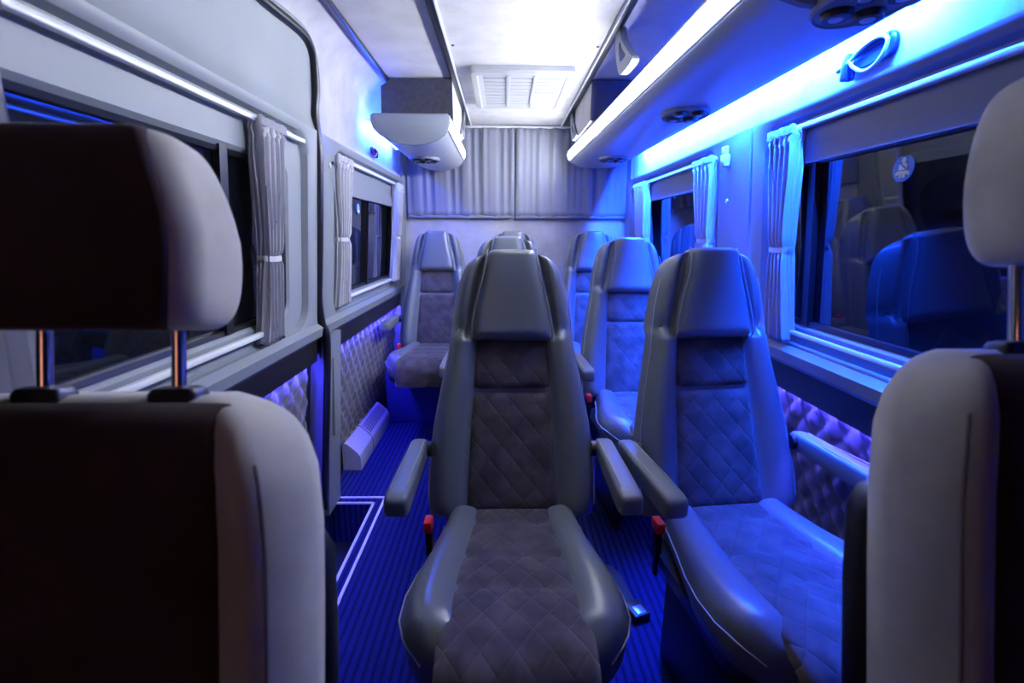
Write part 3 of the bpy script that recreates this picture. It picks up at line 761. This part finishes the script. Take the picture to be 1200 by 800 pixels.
rear_curtain(-.665, .075, 1.325, 1.905, 3.49, 'left half of the grey pleated curtain across the rear', 1)
rear_curtain(.083, .86, 1.325, 1.905, 3.49, 'right half of the grey pleated curtain across the rear, blue at its side', 2)
tag(MB().tube([(-.66, 3.475, 1.912), (.86, 3.475, 1.912)], .007, 8).build('curtain_rod', 'white'), 'thin white rod the rear curtains hang from', 'curtain rod')

# racks, boxes
make_rack(1, .98, 3.34, 'long right luggage rack with glowing white tube along its nose', ((.95, 1), (1.80, 1), (2.88, 1)), (1.93, 3.14))
make_rack(-1, 2.40, 3.34, 'short left luggage rack with grey rounded end cap', ((2.86, 1),), (3.12,))
make_box(-1, 'charcoal fronted suede box above the short left rack')
make_box(1, 'charcoal fronted suede box above the long right rack')
# roof vent
def make_vent():
    root = empty('roof_vent', (.085, 2.64, 1.93), 0, 'white slatted vent grille in the middle of the ceiling', 'vent')
    x0, x1, y0, y1 = -.235, .235, -.32, .32
    def R(i, z, r=.02): return [(a, b, z) for a, b in rrect(x0+i, x1-i, y0+i, y1-i, r, 5)]
    MB().loft([R(0, 0), R(0, -.022), R(.006, -.030), R(.028, -.034), R(.034, -.028), R(.055, -.024), R(.058, -.008), R(.062, 0)], cap=False).build('frame', 'vent', root, angle=30)
    MB().loft([R(.05, -.004), R(.05, -.002)]).build('backing', 'vent_backing', root)
    for k in (-1, 1): MB().box(k*.062-.009, k*.062+.009, y0+.055, y1-.055, -.030, -.004, .003).build('divider', 'vent', root)
    for c in range(3):
        xa = [-.178, -.053, .071][c]; xb = [-.071, .053, .178][c]
        mb = MB()
        for k in range(10):
            y = -.245+.49*k/9
            mb.loft([[(x, y-.014, -.022), (x, y-.014, -.019), (x, y+.014, -.024), (x, y+.014, -.027)] for x in (xa-.002, xb+.002)])
        mb.build('slats', 'vent', root, smooth=False)
make_vent()
# small ceiling screws / microphones either side
for x, lab in ((-.20, 'small dark ceiling screw left of the vent'), (.375, 'small dark ceiling screw right of the vent')):
    tag(MB().cyl((x, 2.1, 1.931), (0, 0, -1), .006, .004, 12).build('screw', 'black'), lab, 'screw')
# unseen ceiling lamp, added ahead of the frame to light the middle seat
cl = empty('added_ceiling_lamp', (.085, 1.30, 1.93), 0, 'unseen flat ceiling lamp added over the nearest middle seat for its light', 'lamp')
MB().box(-.09, .09, -.22, .22, -.018, 0, .006).build('housing', 'white', cl)
MB().box(-.075, .075, -.20, .20, -.022, -.0185, .001).build('diffuser', 'led_ceiling', cl)

# heater cover on the left, behind the pillar
def make_heater():
    root = empty('heater_cover', (0, 0, 0), 0, 'pale heater cover with perforated grille low on left wall', 'heater')
    pr = [(-.833, .0), (-.740, .0), (-.740, .055), (-.744, .078), (-.756, .098), (-.803, .142), (-.815, .148), (-.833, .15)]
    MB().prism_y(pr, 2.30, 2.935).build('housing', 'heater', root, angle=20)
    # perforated sheet: staggered diamonds raised a hair over the slope
    a = Vector((-.756, 0, .098)); b = Vector((-.803, 0, .142)); nrm = Vector((.044, 0, .047)).normalized()
    mb = MB(); k = 0
    for r in range(5):
        for c in range(22):
            t = .1+.8*r/4; y = 2.56+.0165*c+(.008 if r % 2 else 0); p = a.lerp(b, t)+nrm*.0008+Vector((0, y, 0))
            dv = (b-a)*.085; dy = .0062
            V = [p+Vector((0, -dy, 0)), p+dv, p+Vector((0, dy, 0)), p-dv]
            V2 = [v_+nrm*.0012 for v_ in V]
            mb.add(V+V2, [(4,5,6,7), (0,1,5,4), (1,2,6,5), (2,3,7,6), (3,0,4,7)])
    mb.build('grille', 'mesh_dark', root, smooth=False)
    mb = MB(); mb.prism_y([(x+(.002 if x > -.83 else 0), z+(.002 if z > .01 else 0)) for x, z in pr], 2.535, 2.54); mb.build('joint', 'cap', root, angle=20)
make_heater()
# step well with a white edged surround
def make_step():
    root = empty('step_well', (0, 0, 0), 0, 'sunken entrance step with pale edging in floor beside the sliding door', 'step')
    for x0, x1, y0, y1 in ((-.80, -.548, 2.022, 2.032), (-.556, -.546, 1.2, 2.032), (-.80, -.585, 1.985, 1.993), (-.593, -.585, 1.2, 1.993)):
        pass
    mb = MB(); mb.box(-.80, -.546, 2.022, 2.032, .0, .006); mb.box(-.556, -.546, 1.15, 2.032, .0, .006); mb.build('outer_edging', 'white', root)
    mb = MB(); mb.box(-.80, -.588, 1.975, 1.985, .0, .006); mb.box(-.598, -.588, 1.15, 1.985, .0, .006); mb.build('inner_edging', 'white', root)
    MB().box(-.798, -.602, 1.152, 1.971, -.20, -.19).build('tread', 'tread', root)
    MB().box(-.798, -.605, 1.56, 1.60, -.19, -.10).build('nosing', 'black', root)
M['tread'] = mat('step tread', (.012, .014, .03), .5)
make_step()

# seat-belt signs on the glass
def sign(side, y, z, r, label, tilt=0):
    x = X(side, z)+side*.051
    root = empty('seat_belt_sign', (x, y, z), 0, label, 'sticker')
    def disc(rr, d0, d1, ax=1.0): return MB().loft([[(-side*d, rr*math.cos(a), rr*math.sin(a)*ax) for a in [2*PI*i/36 for i in range(36)]] for d in (d0, d1)])
    disc(r, -.001, .0012).build('disc', 'sticker_blue', root, angle=20)
    fl = -side                                                   # the picture's right on this wall
    def poly(P, d=.0024): 
        return [[(-side*dd, fl*px*r*side*side, pz*r) for px, pz in P] for dd in (.0010, d)]
    mb = MB()
    mb.loft([[(-side*d, .21*r*math.cos(a)+.0, (.58+.21*math.sin(a))*r) for a in [2*PI*i/20 for i in range(20)]] for d in (.0010, .0024)])
    mb.loft(poly([(-.36, .28), (-.2, .36), (.2, .36), (.36, .28), (.40, -.10), (.26, -.14), (-.26, -.14), (-.40, -.10)]))
    mb.loft(poly([(-.30, -.14), (.30, -.14), (.68, -.34), (.60, -.56), (.30, -.42), (.26, -.72), (.06, -.72), (.04, -.40), (-.04, -.40), (-.06, -.72), (-.26, -.72), (-.30, -.42), (-.60, -.56), (-.68, -.34)]))
    mb.build('figure', 'sticker_white', root, smooth=False)
    mb = MB(); mb.loft(poly([(-.30, .34), (-.22, .38), (.34, -.06), (.28, -.12)], .0032)); mb.loft(poly([(-.34, -.14), (.34, -.14), (.34, -.20), (-.34, -.20)], .0032)); mb.build('belt', 'sticker_blue', root, smooth=False)
    return root
sign(1, 1.135, 1.352, .030, 'round blue seat belt sticker on the large right window')
sign(1, 2.62, 1.415, .028, 'small round seat belt sticker on the rear right window')
sign(-1, 2.52, 1.325, .028, 'round seat belt sticker on the rear left window')

# emergency hammers
def hammer(loc, side, s, label, mats=('hammer', 'silver')):
    root = empty('emergency_hammer', loc, 0, label, 'emergency hammer')
    d = -side
    MB().box(min(0, d*.03*s), max(0, d*.03*s), .050*s, .075*s, -.038*s, .030*s, .004*s).build('holder', mats[0], root)
    MB().tube([(d*.022*s, .045*s, .006*s), (d*.022*s, .095*s, -.002*s)], .008*s, 12).build('hammer_head', mats[1], root)
    lp = catmull([(d*.024*s, .045*s, .008*s), (d*.024*s, .01*s, .026*s), (d*.024*s, -.05*s, .034*s), (d*.024*s, -.083*s, .020*s), (d*.024*s, -.08*s, -.006*s), (d*.024*s, -.05*s, -.032*s), (d*.024*s, -.01*s, -.034*s), (d*.024*s, .03*s, -.012*s), (d*.024*s, .045*s, .003*s)], 6)
    MB().tube(lp, .0048*s, 10, False).build('handle_loop', mats[1], root)
    bp = [(y, z) for y, z in rrect(-.095*s, .06*s, -.020*s, .042*s, .03*s, 8)]
    MB().loft([[(0, y, z) for y, z in bp], [(d*.010*s, y, z) for y, z in bp], [(d*.013*s, y*.96, z*.94+.001) for y, z in bp]]).build('back_plate', mats[0], root, angle=40)
    MB().box(min(d*.008*s, d*.018*s), max(d*.008*s, d*.018*s), -.075*s, .05*s, .018*s, .040*s, .003*s).build('clip_bar', mats[0], root)
    return root
hammer((.862, 1.225, 1.607), 1, .88, 'emergency hammer with loop handle on lit panel above the right window', ('hammer', 'white'))
hammer((-.680, 2.66, 1.615), -1, .55, 'small emergency hammer with red grip above the rear left window', ('hammer', 'red'))

# belt guide on right pillar, coat hook on left pillar
t = MB(); t.box(X(1, 1.49)-.022, X(1, 1.49)+.002, 1.885, 1.925, 1.455, 1.50, .006)
bg = tag(t.build('belt_guide', 'white'), 'white belt guide clip high on the right pillar between windows', 'clip')
MB().box(X(1, 1.5)-.016, X(1, 1.5)+.002, 1.90, 1.93, 1.498, 1.53, .004).build('guide_tab', 'white', bg)
hk = empty('coat_hook', (X(-1, 1.46), 1.965, 1.46), 0, 'small coat hook on left pillar behind the sliding door', 'hook')
MB().cyl((-.003, 0, 0), (1, 0, 0), .010, .008, 16).build('rose', 'white', hk)
MB().tube([(0, 0, 0), (.018, 0, -.002), (.024, 0, .012)], .003, 8).build('peg', 'chrome', hk)
MB().cyl((-.003, .028, .012), (1, 0, 0), .006, .012, 12).build('button', 'black', hk)
tag(MB().cyl((X(1, 1.33)+.001, 1.905, 1.33), (-1, 0, 0), .008, .006, 16).build('trim_button', 'white'), 'small white button on the right pillar below the belt clip', 'button')
# screws on the black bands
for i, (sd, y) in enumerate(((-1, 2.12), (-1, 2.52), (-1, 2.98))):
    lab = ('silver screw in left black band nearest the door pillar', 'silver screw in left black band, middle one', 'silver screw in left black band nearest the rear seats')[i]
    tag(MB().cyl((X(sd, .765)+sd*.003, y, .765), (-sd, 0, 0), .006, .006, 12).build('screw', 'chrome'), lab, 'screw')
# loose belt tongue on the carpet right of the middle seat
bt = empty('loose_belt', (.385, 1.44, 0), math.radians(20), 'loose black belt buckle lying on carpet between the two nearest seats', 'seat belt')
MB().loft([[(x, y, z) for x, z in ((-.022, 0.002+h), (.022, .002+h), (.022, .005+h), (-.022, .005+h))] for y, h in ((-.12, .0), (-.06, .02), (0, .045), (.06, .03), (.12, .0))]).build('webbing', 'belt', bt)
MB().box(-.03, .03, -.17, -.10, .002, .028, .006).build('buckle', 'black', bt)
MB().box(-.016, .016, -.165, -.13, .028, .031, .001).build('tongue', 'silver', bt)

# unseen amber panel added behind the camera to put orange glints on the chrome posts
struct(MB().box(-.82, .98, -.9, -.62, 0, .90, .03).build('trim_21', 'cab'))
dl = tag(MB().box(-.76, -.36, -.899, -.885, 1.10, 1.42, .006).build('amber_glint_panel', 'glow_amber'), 'unseen amber panel added behind the camera for glints on the chrome posts', 'lamp')

# ------------------------------------------------------------------ world, camera
w = bpy.data.worlds.new('World'); scene.world = w; w.use_nodes = True
w.node_tree.nodes['Background'].inputs[0].default_value = (.0, .0, .0, 1)
cam = bpy.data.cameras.new('camera'); co = bpy.data.objects.new('camera', cam); COL.objects.link(co)
cam.sensor_width = 36; cam.lens = 16.8; cam.clip_start = .02
f = 560.; d = Vector((590-600, 400-275, -f)).normalized(); Xc = d.cross(Vector((0, 1, 0))).normalized(); Zc = Xc.cross(d)
R = Matrix((Xc, d, Zc))                                       # rows: world axes in camera space
co.matrix_world = Matrix.Translation((0, 0, 1.2)) @ R.to_4x4()
cam.dof.use_dof = True; cam.dof.focus_distance = 1.7; cam.dof.aperture_fstop = 3.2
scene.camera = co
scene.view_settings.view_transform = 'Standard'; scene.view_settings.look = 'None'
scene.view_settings.gamma = 1; scene.view_settings.exposure = 0; scene.view_settings.use_curve_mapping = False
